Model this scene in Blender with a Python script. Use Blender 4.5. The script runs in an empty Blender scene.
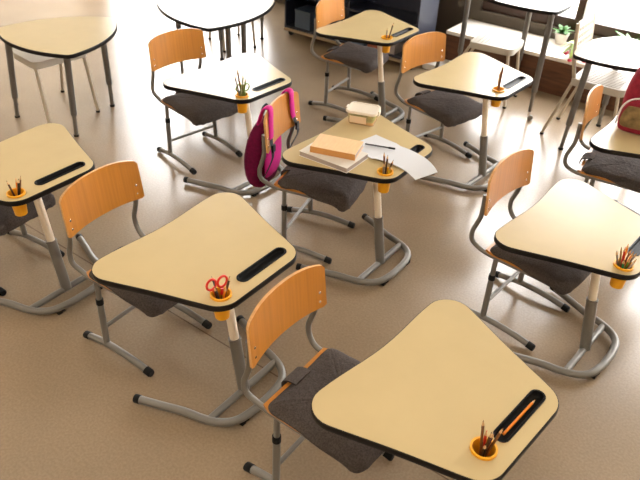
import bpy, bmesh, math, random
from math import sin, cos, pi, radians, sqrt, atan2
from mathutils import Vector, Matrix
random.seed(7)
scene = bpy.context.scene
COL = scene.collection

# ------------------------------------------------------------------ materials
def lin(r, g, b):
    f = lambda c: (c / 255 / 12.92) if c / 255 <= .04045 else ((c / 255 + .055) / 1.055) ** 2.4
    return (f(r), f(g), f(b), 1)

def mat(name, color, rough=.5, metal=0, noise=None, bump=None, coat=0, spec=.5, sheen=0, trans=0, alpha=1, wave=None, emit=None):
    m = bpy.data.materials.new(name); m.use_nodes = True
    nt = m.node_tree; b = nt.nodes['Principled BSDF']
    b.inputs['Base Color'].default_value = color
    b.inputs['Roughness'].default_value = rough
    b.inputs['Metallic'].default_value = metal
    b.inputs['Specular IOR Level'].default_value = spec
    b.inputs['Coat Weight'].default_value = coat
    b.inputs['Coat Roughness'].default_value = .15
    b.inputs['Sheen Weight'].default_value = sheen
    b.inputs['Transmission Weight'].default_value = trans
    b.inputs['Alpha'].default_value = alpha
    if emit:
        b.inputs['Emission Color'].default_value = emit[0]
        b.inputs['Emission Strength'].default_value = emit[1]
    tc = nt.nodes.new('ShaderNodeTexCoord')
    if noise:                       # (scale, amount, stretch xyz)
        sc, amt, st = noise
        mp = nt.nodes.new('ShaderNodeMapping'); mp.inputs['Scale'].default_value = st
        n = nt.nodes.new('ShaderNodeTexNoise'); n.inputs['Scale'].default_value = sc; n.inputs['Detail'].default_value = 5
        cr = nt.nodes.new('ShaderNodeMapRange')
        cr.inputs['From Min'].default_value = .3; cr.inputs['From Max'].default_value = .7
        cr.inputs['To Min'].default_value = 1 - amt; cr.inputs['To Max'].default_value = 1 + amt
        mx = nt.nodes.new('ShaderNodeMix'); mx.data_type = 'RGBA'; mx.blend_type = 'MULTIPLY'
        mx.inputs['Factor'].default_value = 1
        mx.inputs['A'].default_value = color
        nt.links.new(tc.outputs['Object'], mp.inputs['Vector']); nt.links.new(mp.outputs['Vector'], n.inputs['Vector'])
        nt.links.new(n.outputs['Fac'], cr.inputs['Value'])
        cb = nt.nodes.new('ShaderNodeCombineColor')
        for k in ('Red', 'Green', 'Blue'): nt.links.new(cr.outputs['Result'], cb.inputs[k])
        nt.links.new(cb.outputs['Color'], mx.inputs['B']); nt.links.new(mx.outputs['Result'], b.inputs['Base Color'])
    if bump:
        sc, st = bump
        n = nt.nodes.new('ShaderNodeTexNoise'); n.inputs['Scale'].default_value = sc; n.inputs['Detail'].default_value = 4
        bp = nt.nodes.new('ShaderNodeBump'); bp.inputs['Strength'].default_value = st; bp.inputs['Distance'].default_value = .01
        nt.links.new(tc.outputs['Object'], n.inputs['Vector']); nt.links.new(n.outputs['Fac'], bp.inputs['Height'])
        nt.links.new(bp.outputs['Normal'], b.inputs['Normal'])
    return m

M = {}
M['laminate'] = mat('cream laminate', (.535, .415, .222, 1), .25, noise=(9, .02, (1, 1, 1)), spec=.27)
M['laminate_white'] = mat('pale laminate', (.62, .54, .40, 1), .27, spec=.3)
M['edge'] = mat('black edge band', (.010, .008, .007, 1), .5, spec=.18)
M['metal'] = mat('grey painted steel', (.185, .172, .152, 1), .38, .30, spec=.42)
M['metal_dark'] = mat('dark grey painted steel', (.15, .14, .128, 1), .4, .3)
M['cream_metal'] = mat('cream painted steel', (.80, .70, .56, 1), .35, .0)
M['black'] = mat('black plastic', (.009, .009, .009, 1), .4, spec=.22)
M['tray'] = mat('matt black tray', (.007, .007, .007, 1), .35, spec=.10)
M['rubber'] = mat('black rubber', (.007, .007, .007, 1), .65, spec=.2)
M['plywood'] = mat('beech plywood', (.52, .20, .028, 1), .33, noise=(5, .10, (14, 1, .5)), coat=.1)
M['plyedge'] = mat('plywood edge', (.62, .33, .12, 1), .45, noise=(30, .12, (1, 1, 12)))
M['pad'] = mat('dark brown grey felt', (.068, .056, .051, 1), .95, noise=(160, .32, (1, 1, 1)), bump=(38, .5), spec=.12)
M['steel'] = mat('bright screw steel', (.75, .73, .70, 1), .25, 1)
M['cup'] = mat('orange yellow plastic', (.82, .38, .012, 1), .4)
M['floor'] = None
M['white_plastic'] = mat('white plastic', (.46, .42, .355, 1), .45)
M['white_steel'] = mat('off white painted steel', (.48, .41, .31, 1), .45)
M['paper'] = mat('white paper', (.60, .61, .645, 1), .75)
M['paper_edge'] = mat('page edges', (.36, .30, .27, 1), .85, noise=(60, .12, (1, 1, 25)))
M['cover_white'] = mat('white book cover', (.72, .68, .62, 1), .5)
M['cover_tan'] = mat('tan book cover', (.74, .48, .25, 1), .5, noise=(8, .07, (2, 10, 2)))
M['cover_brown'] = mat('tan book spine', (.58, .27, .075, 1), .5)
M['magenta'] = mat('magenta nylon', (.115, .002, .032, 1), .8, noise=(60, .2, (1, 1, 1)), bump=(25, .5), spec=.15)
M['pink'] = mat('bright pink nylon', (.56, .016, .21, 1), .7, bump=(60, .25), spec=.2)
M['webbing'] = mat('black webbing', (.012, .010, .013, 1), .75)
M['raspberry'] = mat('raspberry fabric', (.27, .022, .04, 1), .8, noise=(40, .2, (1, 1, 1)), bump=(30, .4), spec=.15)
M['pattern'] = mat('olive print fabric', (.20, .13, .05, 1), .8, noise=(24, .55, (1, 1, 1)))
M['navy_fabric'] = mat('navy fabric', (.02, .02, .05, 1), .8)
M['brown_wood'] = mat('dark brown wood', (.105, .040, .016, 1), .5, noise=(5, .35, (1, 1, 9)))
M['frame_wood'] = mat('very dark window wood', (.05, .022, .012, 1), .4)
M['sill'] = mat('white bench top', (.82, .76, .68, 1), .35)
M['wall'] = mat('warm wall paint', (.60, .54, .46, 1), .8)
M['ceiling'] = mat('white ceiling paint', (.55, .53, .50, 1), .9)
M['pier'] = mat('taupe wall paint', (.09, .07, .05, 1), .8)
M['navy'] = mat('navy laminate', (.022, .026, .045, 1), .4)
M['tan_trim'] = mat('tan wood trim', (.36, .26, .16, 1), .45)
M['leaf'] = mat('plant leaf green', (.06, .20, .025, 1), .45)
M['leaf_pale'] = mat('pale plant leaf', (.36, .50, .12, 1), .45)
M['flower'] = mat('red flower', (.62, .02, .06, 1), .5)
M['terracotta'] = mat('white ceramic', (.8, .76, .7, 1), .4)
M['lid'] = mat('translucent white lid', (.74, .66, .55, 1), .35)
M['tub'] = mat('clear tub', (.86, .74, .50, 1), .15, alpha=.22)
M['label'] = mat('beige card label', (.74, .56, .38, 1), .6)
M['green_food'] = mat('green salad', (.23, .26, .015, 1), .6, noise=(50, .3, (1, 1, 1)))
M['orange_food'] = mat('orange food', (.62, .26, .03, 1), .5, noise=(40, .25, (1, 1, 1)))
M['ground'] = mat('outdoor paving', (.55, .55, .48, 1), .9)
M['rim_white'] = mat('white laminate', (.80, .78, .74, 1), .4)
M['book_blue'] = mat('blue grey box', (.055, .085, .13, 1), .5)
M['book_red'] = mat('rust box', (.30, .08, .04, 1), .5)
M['book_grey'] = mat('pale grey box', (.32, .28, .28, 1), .5)
PENCOL = {
    'brown': (.16, .055, .014, 1), 'orange': (.78, .23, .015, 1), 'dark': (.018, .012, .011, 1), 'umber': (.07, .032, .016, 1),
    'red': (.55, .025, .012, 1), 'green': (.015, .15, .05, 1), 'olive': (.17, .19, .045, 1), 'grey': (.20, .16, .12, 1),
    'purple': (.08, .03, .09, 1), 'yellow': (.75, .46, .02, 1), 'white': (.66, .52, .38, 1), 'slate': (.10, .09, .10, 1),
    'leafgreen': (.13, .24, .04, 1), 'tan': (.42, .24, .09, 1)}
for k, v in PENCOL.items(): M['p_' + k] = mat('pencil ' + k, v, .35)
M['pwood'] = mat('sharpened pencil wood', (.62, .38, .18, 1), .7)
M['scis_red'] = mat('red scissor plastic', (.70, .035, .02, 1), .3)
M['scis_green'] = mat('green scissor plastic', (.22, .34, .10, 1), .3)

def floor_mat():
    m = bpy.data.materials.new('beige linoleum'); m.use_nodes = True
    nt = m.node_tree; b = nt.nodes['Principled BSDF']
    b.inputs['Roughness'].default_value = .24
    b.inputs['Specular IOR Level'].default_value = .8
    tc = nt.nodes.new('ShaderNodeTexCoord')
    n1 = nt.nodes.new('ShaderNodeTexNoise'); n1.inputs['Scale'].default_value = 90; n1.inputs['Detail'].default_value = 6
    n2 = nt.nodes.new('ShaderNodeTexNoise'); n2.inputs['Scale'].default_value = 2.2; n2.inputs['Detail'].default_value = 3
    r1 = nt.nodes.new('ShaderNodeValToRGB')
    r1.color_ramp.elements[0].position = .36; r1.color_ramp.elements[0].color = (.272, .198, .127, 1)
    r1.color_ramp.elements[1].position = .66; r1.color_ramp.elements[1].color = (.318, .236, .155, 1)
    mx = nt.nodes.new('ShaderNodeMix'); mx.data_type = 'RGBA'; mx.blend_type = 'MULTIPLY'; mx.inputs['Factor'].default_value = .35
    r2 = nt.nodes.new('ShaderNodeValToRGB')
    r2.color_ramp.elements[0].position = .35; r2.color_ramp.elements[0].color = (.75, .75, .75, 1)
    r2.color_ramp.elements[1].position = .65; r2.color_ramp.elements[1].color = (1, 1, 1, 1)
    nt.links.new(tc.outputs['Object'], n1.inputs['Vector']); nt.links.new(tc.outputs['Object'], n2.inputs['Vector'])
    nt.links.new(n1.outputs['Fac'], r1.inputs['Fac']); nt.links.new(n2.outputs['Fac'], r2.inputs['Fac'])
    nt.links.new(r1.outputs['Color'], mx.inputs['A']); nt.links.new(r2.outputs['Color'], mx.inputs['B'])
    # one welded seam line running along the rows (object y axis)
    sp = nt.nodes.new('ShaderNodeSeparateXYZ'); nt.links.new(tc.outputs['Object'], sp.inputs['Vector'])
    a = nt.nodes.new('ShaderNodeMath'); a.operation = 'SUBTRACT'; a.inputs[1].default_value = 1.72
    w = nt.nodes.new('ShaderNodeMath'); w.operation = 'ABSOLUTE'
    lt = nt.nodes.new('ShaderNodeMath'); lt.operation = 'LESS_THAN'; lt.inputs[1].default_value = .0035
    nt.links.new(sp.outputs['Y'], a.inputs[0]); nt.links.new(a.outputs[0], w.inputs[0]); nt.links.new(w.outputs[0], lt.inputs[0])
    m2 = nt.nodes.new('ShaderNodeMix'); m2.data_type = 'RGBA'
    m2.inputs['B'].default_value = (.14, .09, .055, 1)
    nt.links.new(lt.outputs[0], m2.inputs['Factor']); nt.links.new(mx.outputs['Result'], m2.inputs['A'])
    nt.links.new(m2.outputs['Result'], b.inputs['Base Color'])
    return m
M['floor'] = floor_mat()

def glass_mat():
    m = bpy.data.materials.new('window glass'); m.use_nodes = True
    nt = m.node_tree; nt.nodes.clear()
    o = nt.nodes.new('ShaderNodeOutputMaterial'); t = nt.nodes.new('ShaderNodeBsdfTransparent'); g = nt.nodes.new('ShaderNodeBsdfGlossy')
    g.inputs['Roughness'].default_value = .02
    x = nt.nodes.new('ShaderNodeMixShader'); x.inputs[0].default_value = .07
    nt.links.new(t.outputs[0], x.inputs[1]); nt.links.new(g.outputs[0], x.inputs[2]); nt.links.new(x.outputs[0], o.inputs['Surface'])
    return m
M['glass'] = glass_mat()

# ------------------------------------------------------------------ mesh building
class MB:
    def __init__(s): s.v = []; s.f = []; s.m = []; s.mi = 0
    def add(s, vs, fs):
        o = len(s.v); s.v += [tuple(p) for p in vs]
        for f in fs: s.f.append(tuple(i + o for i in f)); s.m.append(s.mi)
        return s
    def box(s, a, b, M4=None):
        x0, y0, z0 = a; x1, y1, z1 = b
        vs = [(x0, y0, z0), (x1, y0, z0), (x1, y1, z0), (x0, y1, z0), (x0, y0, z1), (x1, y0, z1), (x1, y1, z1), (x0, y1, z1)]
        if M4: vs = [M4 @ Vector(p) for p in vs]
        return s.add(vs, [(3, 2, 1, 0), (4, 5, 6, 7), (0, 1, 5, 4), (1, 2, 6, 5), (2, 3, 7, 6), (3, 0, 4, 7)])
    def rings(s, rings, cap0=True, cap1=True, closed=False):
        n = len(rings[0]); vs = [p for r in rings for p in r]; fs = []
        k = len(rings)
        for i in range(k if closed else k - 1):
            a = i * n; b = ((i + 1) % k) * n
            for j in range(n): fs.append((a + j, a + (j + 1) % n, b + (j + 1) % n, b + j))
        if not closed:
            if cap0: fs.append(tuple(range(n))[::-1])
            if cap1: fs.append(tuple((k - 1) * n + j for j in range(n)))
        return s.add(vs, fs)
    def tube(s, path, r, n=10, flat=1.0, closed=False, cap=True):
        P = [Vector(p) for p in path]; k = len(P)
        R = r if isinstance(r, (list, tuple)) else [r] * k
        rings = []; up = None
        for i in range(k):
            t = (P[(i + 1) % k] - P[i - 1]) if closed else (P[min(i + 1, k - 1)] - P[max(i - 1, 0)])
            t.normalize()
            if up is None:
                up = Vector((0, 0, 1)) if abs(t.z) < .9 else Vector((0, 1, 0))
            a = up - t * up.dot(t)
            if a.length < 1e-6: a = t.orthogonal()
            a.normalize(); b = t.cross(a); up = a
            rings.append([P[i] + (b * cos(2 * pi * j / n) * flat + a * sin(2 * pi * j / n)) * R[i] for j in range(n)])
        return s.rings(rings, cap, cap, closed)
    def lathe(s, prof, c=(0, 0, 0), n=20, cap0=True, cap1=True, M4=None):
        rings = []
        for r, z in prof:
            rg = [Vector((c[0] + r * cos(2 * pi * j / n), c[1] + r * sin(2 * pi * j / n), c[2] + z)) for j in range(n)]
            if M4: rg = [M4 @ p for p in rg]
            rings.append(rg)
        return s.rings(rings, cap0, cap1)
    def prism(s, o, z0, z1):
        n = len(o)
        return s.rings([[(x, y, z0) for x, y in o], [(x, y, z1) for x, y in o]])
    def build(s, name, m, parent=None, loc=(0, 0, 0), smooth=True, bevel=0, angle=40, sub=0):
        me = bpy.data.meshes.new(name); me.from_pydata(s.v, [], s.f)
        ms = m if isinstance(m, (list, tuple)) else [m]
        for k in ms: me.materials.append(M[k])
        for i, p in enumerate(me.polygons): p.material_index = s.m[i]
        bm = bmesh.new(); bm.from_mesh(me); bmesh.ops.recalc_face_normals(bm, faces=bm.faces[:]); bm.to_mesh(me); bm.free()
        if smooth:
            for p in me.polygons: p.use_smooth = True
            me.set_sharp_from_angle(angle=radians(angle))
        ob = bpy.data.objects.new(name, me); COL.objects.link(ob); ob.location = loc
        if parent: ob.parent = parent
        if bevel:
            b = ob.modifiers.new('bevel', 'BEVEL'); b.width = bevel; b.segments = 2; b.limit_method = 'ANGLE'; b.angle_limit = radians(50)
        if sub:
            u = ob.modifiers.new('sub', 'SUBSURF'); u.levels = sub; u.render_levels = sub
        return ob

def smooth_path(P, k=6, closed=False):
    P = [Vector(p) for p in P]; out = []; n = len(P)
    for i in range(n if closed else n - 1):
        g = lambda j: P[j % n] if closed else P[max(0, min(n - 1, j))]
        a, b, c, d = g(i - 1), g(i), g(i + 1), g(i + 2)
        for q in range(k):
            t = q / k
            out.append(.5 * ((2 * b) + (c - a) * t + (2 * a - 5 * b + 4 * c - d) * t * t + (3 * b - a - 3 * c + d) * t ** 3))
    if not closed: out.append(P[-1])
    return out

def rounded_poly(P, R, n=8, bulge=None):
    """corner rounded polygon; bulge[i] bows edge i inwards (+) of a counter clockwise outline"""
    P = [Vector(p) for p in P]; k = len(P); cor = []
    for i in range(k):
        p = P[i]; a = (P[i - 1] - p).normalized(); b = (P[(i + 1) % k] - p).normalized()
        r = R[i] if isinstance(R, (list, tuple)) else R
        th = math.acos(max(-1, min(1, a.dot(b)))); t = r / math.tan(th / 2)
        c = p + (a + b).normalized() * (r / sin(th / 2)); s0 = p + a * t - c; s1 = p + b * t - c
        a0 = atan2(s0.y, s0.x); da = (atan2(s1.y, s1.x) - a0 + pi) % (2 * pi) - pi
        cor.append([c + Vector((cos(a0 + da * j / n), sin(a0 + da * j / n))) * r for j in range(n + 1)])
    out = []
    for i in range(k):
        out += cor[i]
        e0 = cor[i][-1]; e1 = cor[(i + 1) % k][0]; nr = Vector((-(e1 - e0).y, (e1 - e0).x)).normalized()
        bl = bulge[i] if bulge else 0
        if bl:
            for j in range(1, 12): out.append(e0.lerp(e1, j / 12) + nr * bl * sin(pi * j / 12) ** (2 if bl > 0 else 1))
    return [(p.x, p.y) for p in out]

def offset(o, d):
    n = len(o); out = []
    for i in range(n):
        a = Vector(o[i - 1]); p = Vector(o[i]); b = Vector(o[(i + 1) % n])
        t = (b - a).normalized(); out.append((p.x + t.y * d, p.y - t.x * d))
    return out

def plate_holes(name, outer, holes, z0, z1, m, parent):
    """slab with holes cut through"""
    bm = bmesh.new(); loops = []
    for z in (z1, z0):
        es = []
        for lp in [outer] + holes:
            vs = [bm.verts.new((x, y, z)) for x, y in lp]
            es += [bm.edges.new((vs[i], vs[(i + 1) % len(vs)])) for i in range(len(vs))]
            loops.append(vs)
        bmesh.ops.triangle_fill(bm, use_beauty=True, edges=es)
    k = len(loops) // 2
    for a, b in zip(loops[:k], loops[k:]):
        for i in range(len(a)): bm.faces.new((a[i], a[(i + 1) % len(a)], b[(i + 1) % len(a)], b[i]))
    bmesh.ops.recalc_face_normals(bm, faces=bm.faces[:])
    me = bpy.data.meshes.new(name); bm.to_mesh(me); bm.free(); me.materials.append(M[m])
    o = bpy.data.objects.new(name, me); COL.objects.link(o); o.parent = parent
    return o

def thing(name, loc=(0, 0, 0), rz=0, label=None, cat=None, group=None):
    o = bpy.data.objects.new(name, None); COL.objects.link(o); o.empty_display_size = .1
    o.location = loc; o.rotation_euler = (0, 0, rz); tag(o, label, cat, group); return o
def tag(o, label=None, cat=None, group=None, kind=None):
    if label: o['label'] = label
    if cat: o['category'] = cat
    if group: o['group'] = group
    if kind: o['kind'] = kind
    return o
def copy_tree(o, parent=None):
    c = o.copy(); COL.objects.link(c)
    if parent: c.parent = parent; c.matrix_parent_inverse = o.matrix_parent_inverse
    for ch in [x for x in COL.objects if x.parent == o]: copy_tree(ch, c)
    return c
def kids(o, name): return [x for x in COL.objects if x.parent == o and x.name.split('.')[0] == name]

# ------------------------------------------------------------------ room frame (u along the window wall, v towards it)
RA = radians(-35.4)
E1 = Vector((cos(RA), sin(RA))); E2 = Vector((-sin(RA), cos(RA)))
def uv(x, y): return (E1.x * x + E1.y * y, E2.x * x + E2.y * y)
VB = E2.x * 1.906 + E2.y * 5.93          # bench front plane
UB = E1.x * 1.906 + E1.y * 5.93          # u of the reference point on it
VW = VB + .47                            # inner face of the window wall
U0, U1, V0 = UB - 7.2, UB + 5.2, -2.6
CZ = 4.1
def struct(mb, name, m, **k):
    o = mb.build(name, m, smooth=False, **k); o.rotation_euler = (0, 0, RA); o['kind'] = 'structure'; return o

struct(MB().box((U0 - .2, V0 - .2, -.12), (U1 + .2, VW + .25, 0)), 'floor', 'floor')
struct(MB().box((U0 - .2, V0 - .2, CZ), (U1 + .2, VW + .25, CZ + .15)), 'ceiling', 'ceiling')
struct(MB().box((U0 - .2, V0 - .2, 0), (U0, VW + .25, CZ)), 'wall_left', 'wall')
struct(MB().box((U1, V0 - .2, 0), (U1 + .2, VW + .25, CZ)), 'wall_right', 'wall')
struct(MB().box((U0, V0 - .2, 0), (U1, V0, CZ)), 'wall_near', 'wall')
# window wall with three openings; the solid pier stands where the shelves are
SILL, HEAD = .52, 3.8
OPEN = [(UB - 6.9, UB - 3.6, .34), (UB - .85, UB + 2.0, SILL - .08), (UB + 2.2, UB + 5.0, SILL - .08)]
w = MB(); x = U0
HEADS = [3.8, 3.0, 3.0]
for (a, b, s), HD in zip(OPEN, HEADS):
    w.box((x, VW, 0), (a, VW + .22, CZ)); w.box((a, VW, 0), (b, VW + .22, s)); w.box((a, VW, HD), (b, VW + .22, CZ)); x = b
w.box((x, VW, 0), (U1, VW + .22, CZ))
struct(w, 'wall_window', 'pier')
for k, (a, b, s) in enumerate(OPEN):
    HD = HEADS[k]
    r = bpy.data.objects.new('window_%d' % (k + 1), None); COL.objects.link(r); r.rotation_euler = (0, 0, RA); r['kind'] = 'structure'
    f = MB(); fw = .10 if k else .07
    y0, y1 = VW + .04, VW + .12
    f.box((a, y0, s), (b, y1, s + fw)); f.box((a, y0, HD - .07), (b, y1, HD))
    f.box((a, y0, s + fw), (a + .07, y1, HD - .07)); f.box((b - .07, y0, s + fw), (b, y1, HD - .07))
    nm = 3
    for q in range(1, nm):
        xm = a + (b - a) * q / nm; f.box((xm - .035, y0, s + fw), (xm + .035, y1, HD - .07))
    f.build('window_frame', 'frame_wood', r, smooth=False)
    for q in range(nm):
        xa = a + (b - a) * q / nm; xb = a + (b - a) * (q + 1) / nm
        MB().box((xa + .03, VW + .075, s + fw - .01), (xb - .03, VW + .081, HD - .06)).build('window_pane', 'glass', r, smooth=False)
# low bench / heater cover under the right hand windows
bt = MB().box((UB - .95, VB - .015, .305), (U1, VW, .335)); o = struct(bt, 'trim_1', 'sill')
bp = MB().box((UB - .95, VB, 0), (U1, VB + .03, .305)).box((UB - .95, VB, 0), (UB - .92, VW, .305))
for q in range(8):
    xq = UB - .95 + q * .78
    bp.box((xq, VB - .006, .0), (xq + .77, VB, .298))
struct(bp, 'trim_2', 'brown_wood')
o = bpy.data.objects['trim_2']
struct(MB().box((UB - 6.9, VW - .02, .0), (UB - 3.6, VW, .10)), 'baseboard_left', 'tan_trim')
g = MB().box((U0 - 8, VW + .3, -.3), (U1 + 8, VW + 14, -.1)); struct(g, 'ground', 'ground')

# ------------------------------------------------------------------ student desks
DESK_OUT = rounded_poly([(-.4365, 0), (.4365, 0), (.2242, .5972), (-.2242, .5972)], [.089, .089, .093, .093], 8, [.0194, .0034, 0, .0034])
TOPZ = .72
def circle(c, r, n=28): return [(c[0] + r * cos(2 * pi * i / n), c[1] + r * sin(2 * pi * i / n)) for i in range(n)]
def stadium(cx, cy, hl, r, n=10):
    o = [(cx + hl - r + r * cos(-pi / 2 + pi * i / n), cy + r * sin(-pi / 2 + pi * i / n)) for i in range(n + 1)]
    return o + [(cx - hl + r + r * cos(pi / 2 + pi * i / n), cy + r * sin(pi / 2 + pi * i / n)) for i in range(n + 1)]
TRAY = (-.0675, .521)
CUPA, CUPB = (.174, .527), (.129, .509)

def make_desk(cup):
    r = thing('student_desk')
    inner = offset(DESK_OUT, -.003)
    plate_holes('tabletop', inner, [circle(cup, .0375), stadium(*TRAY, .1325, .022)], TOPZ - .022, TOPZ, 'laminate', r)
    band = MB(); zz = [(-.003, TOPZ - .0245), (-.0005, TOPZ - .0255), (.001, TOPZ - .023), (.001, TOPZ - .003), (-.0005, TOPZ - .0004), (-.003, TOPZ + .0002)]
    band.rings([[(x, y, z) for x, y in offset(DESK_OUT, d)] for d, z in zz], closed=True)
    band.build('edge_band', 'edge', r)
    t = MB()          # recessed pencil tray: raised lip, walls, floor with a groove
    prof = [(.0015, TOPZ - .018), (.0225 - .0225, TOPZ - .018)]
    L = [(.1335, .0235, TOPZ - .016), (.1335, .0235, TOPZ + .0), (.1385, .0275, TOPZ + .0005), (.1380, .0270, TOPZ + .0035), (.1315, .0210, TOPZ + .0035), (.1295, .0185, TOPZ - .008), (.125, .0135, TOPZ - .012)]
    t.rings([[(x, y, z) for x, y in stadium(*TRAY, hl, rr)] for hl, rr, z in L])
    t.build('pencil_tray', 'tray', r)
    c = MB()
    A = Vector((0, .458, .03)); B = Vector((0, .359, .695)); D = (B - A)
    c.tube([A + D * .36, A + D * .99], .0205, 16); c.build('upper_column', 'cream_metal', r)
    c = MB(); c.tube([A, A + D * .43, A + D * .432, A + D * .445], [.027, .027, .0285, .0285], 16); lc = c.build('lower_column', 'metal', r)
    c = MB().box((-.10, .24, TOPZ - .032), (.10, .47, TOPZ - .0225)); c.build('mounting_plate', 'metal_dark', r, bevel=.002)
    half = [(.3415, .1186), (.300, .235), (.2585, .3457), (.238, .43), (.208, .502), (.155, .552), (.075, .571), (0, .574)]
    pts = [(x, y, .032) for x, y in half] + [(-x, y, .032) for x, y in half[-2::-1]]
    c = MB(); c.tube(smooth_path(pts, 5), .0185, 12); fr = c.build('base_frame', 'metal', r)
    for sg in (1, -1):
        d = Vector((sg * .042, -.116, 0)).normalized(); p = Vector((sg * .3415, .1186, .032))
        e = MB(); e.tube([p - d * .022, p + d * .002, p + d * .006], [.0205, .0205, .018], 12); e.build('end_cap', 'rubber', fr)
        e = MB(); e.tube([(sg * .13, .559, .017), (sg * .10, .566, .017)], .0185, 10); e.box((sg * .13 - .012, .545, 0), (sg * .13 + .012, .577, .02))
        e.build('floor_pad', 'rubber', fr)
    c = MB(); c.tube([(-.222, .458, .032), (.222, .458, .032)], .0165, 12); c.build('crossbar', 'metal', r)
    return r
deskA = make_desk(CUPA); deskB = make_desk(CUPB)
# name: (x, y, rz, dz, prototype, label)
DESKS = {
 'D2': (-.6895, 2.3811, -2.1894, .02, 'A', 'cream student desk with red scissors in its cup, left of the nearest chair'),
 'D3': (.2240, 1.7375, -2.3014, -.003, 'B', 'nearest cream student desk with an orange pencil lying in its black tray'),
 'D4': (1.0035, 2.7852, -2.2744, -.04, 'A', 'pale shining student desk at the right with a cup crammed with coloured pencils'),
 'D5': (-.0183, 3.3972, -2.1908, .004, 'A', 'student desk in the middle carrying a lunch box, books and white paper'),
 'D6': (-.8101, 4.3057, -2.255, -.006, 'A', 'student desk bleached white by window glare with green scissors in its cup'),
 'D7': (.7779, 4.5039, -2.2573, .003, 'B', 'student desk with two upright brown pencils in its cup, near the window bench'),
 'D1': (-1.7233, 3.0357, -2.1772, .008, 'A', 'cream student desk cut by the left edge of the photo'),
 'D8': (.1000, 5.3833, -2.2116, .008, 'B', 'farthest student desk, in front of the navy shelf unit'),
 'D9': (1.6723, 3.7080, -2.1914, .001, 'A', 'student desk at the right edge with the raspberry bag on it'),
}
desk = {}; usedA = usedB = False
for n, (x, y, rz, dz, k, lab) in DESKS.items():
    if k == 'A': r = deskA if not usedA else copy_tree(deskA); usedA = True
    else: r = deskB if not usedB else copy_tree(deskB); usedB = True
    desk[n] = r
for n, (x, y, rz, dz, k, lab) in DESKS.items():
    r = desk[n]; r.location = (x, y, 0); r.rotation_euler = (0, 0, rz)
    tag(r, lab, 'desk', 'student desks in rows')
    for ch in [c for c in COL.objects if c.parent == r]:
        if ch.name.split('.')[0] in ('tabletop', 'edge_band', 'pencil_tray', 'mounting_plate'): ch.location.z = dz
        if ch.name.split('.')[0] == 'upper_column': ch.location.z = dz; ch.location.y = -dz * .149
def on_desk(n, x, y, z=0):
    X, Y, rz, dz = DESKS[n][:4]
    return Vector((X + cos(rz) * x - sin(rz) * y, Y + sin(rz) * x + cos(rz) * y, TOPZ + dz + z))
def drz(n): return DESKS[n][2]

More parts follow.
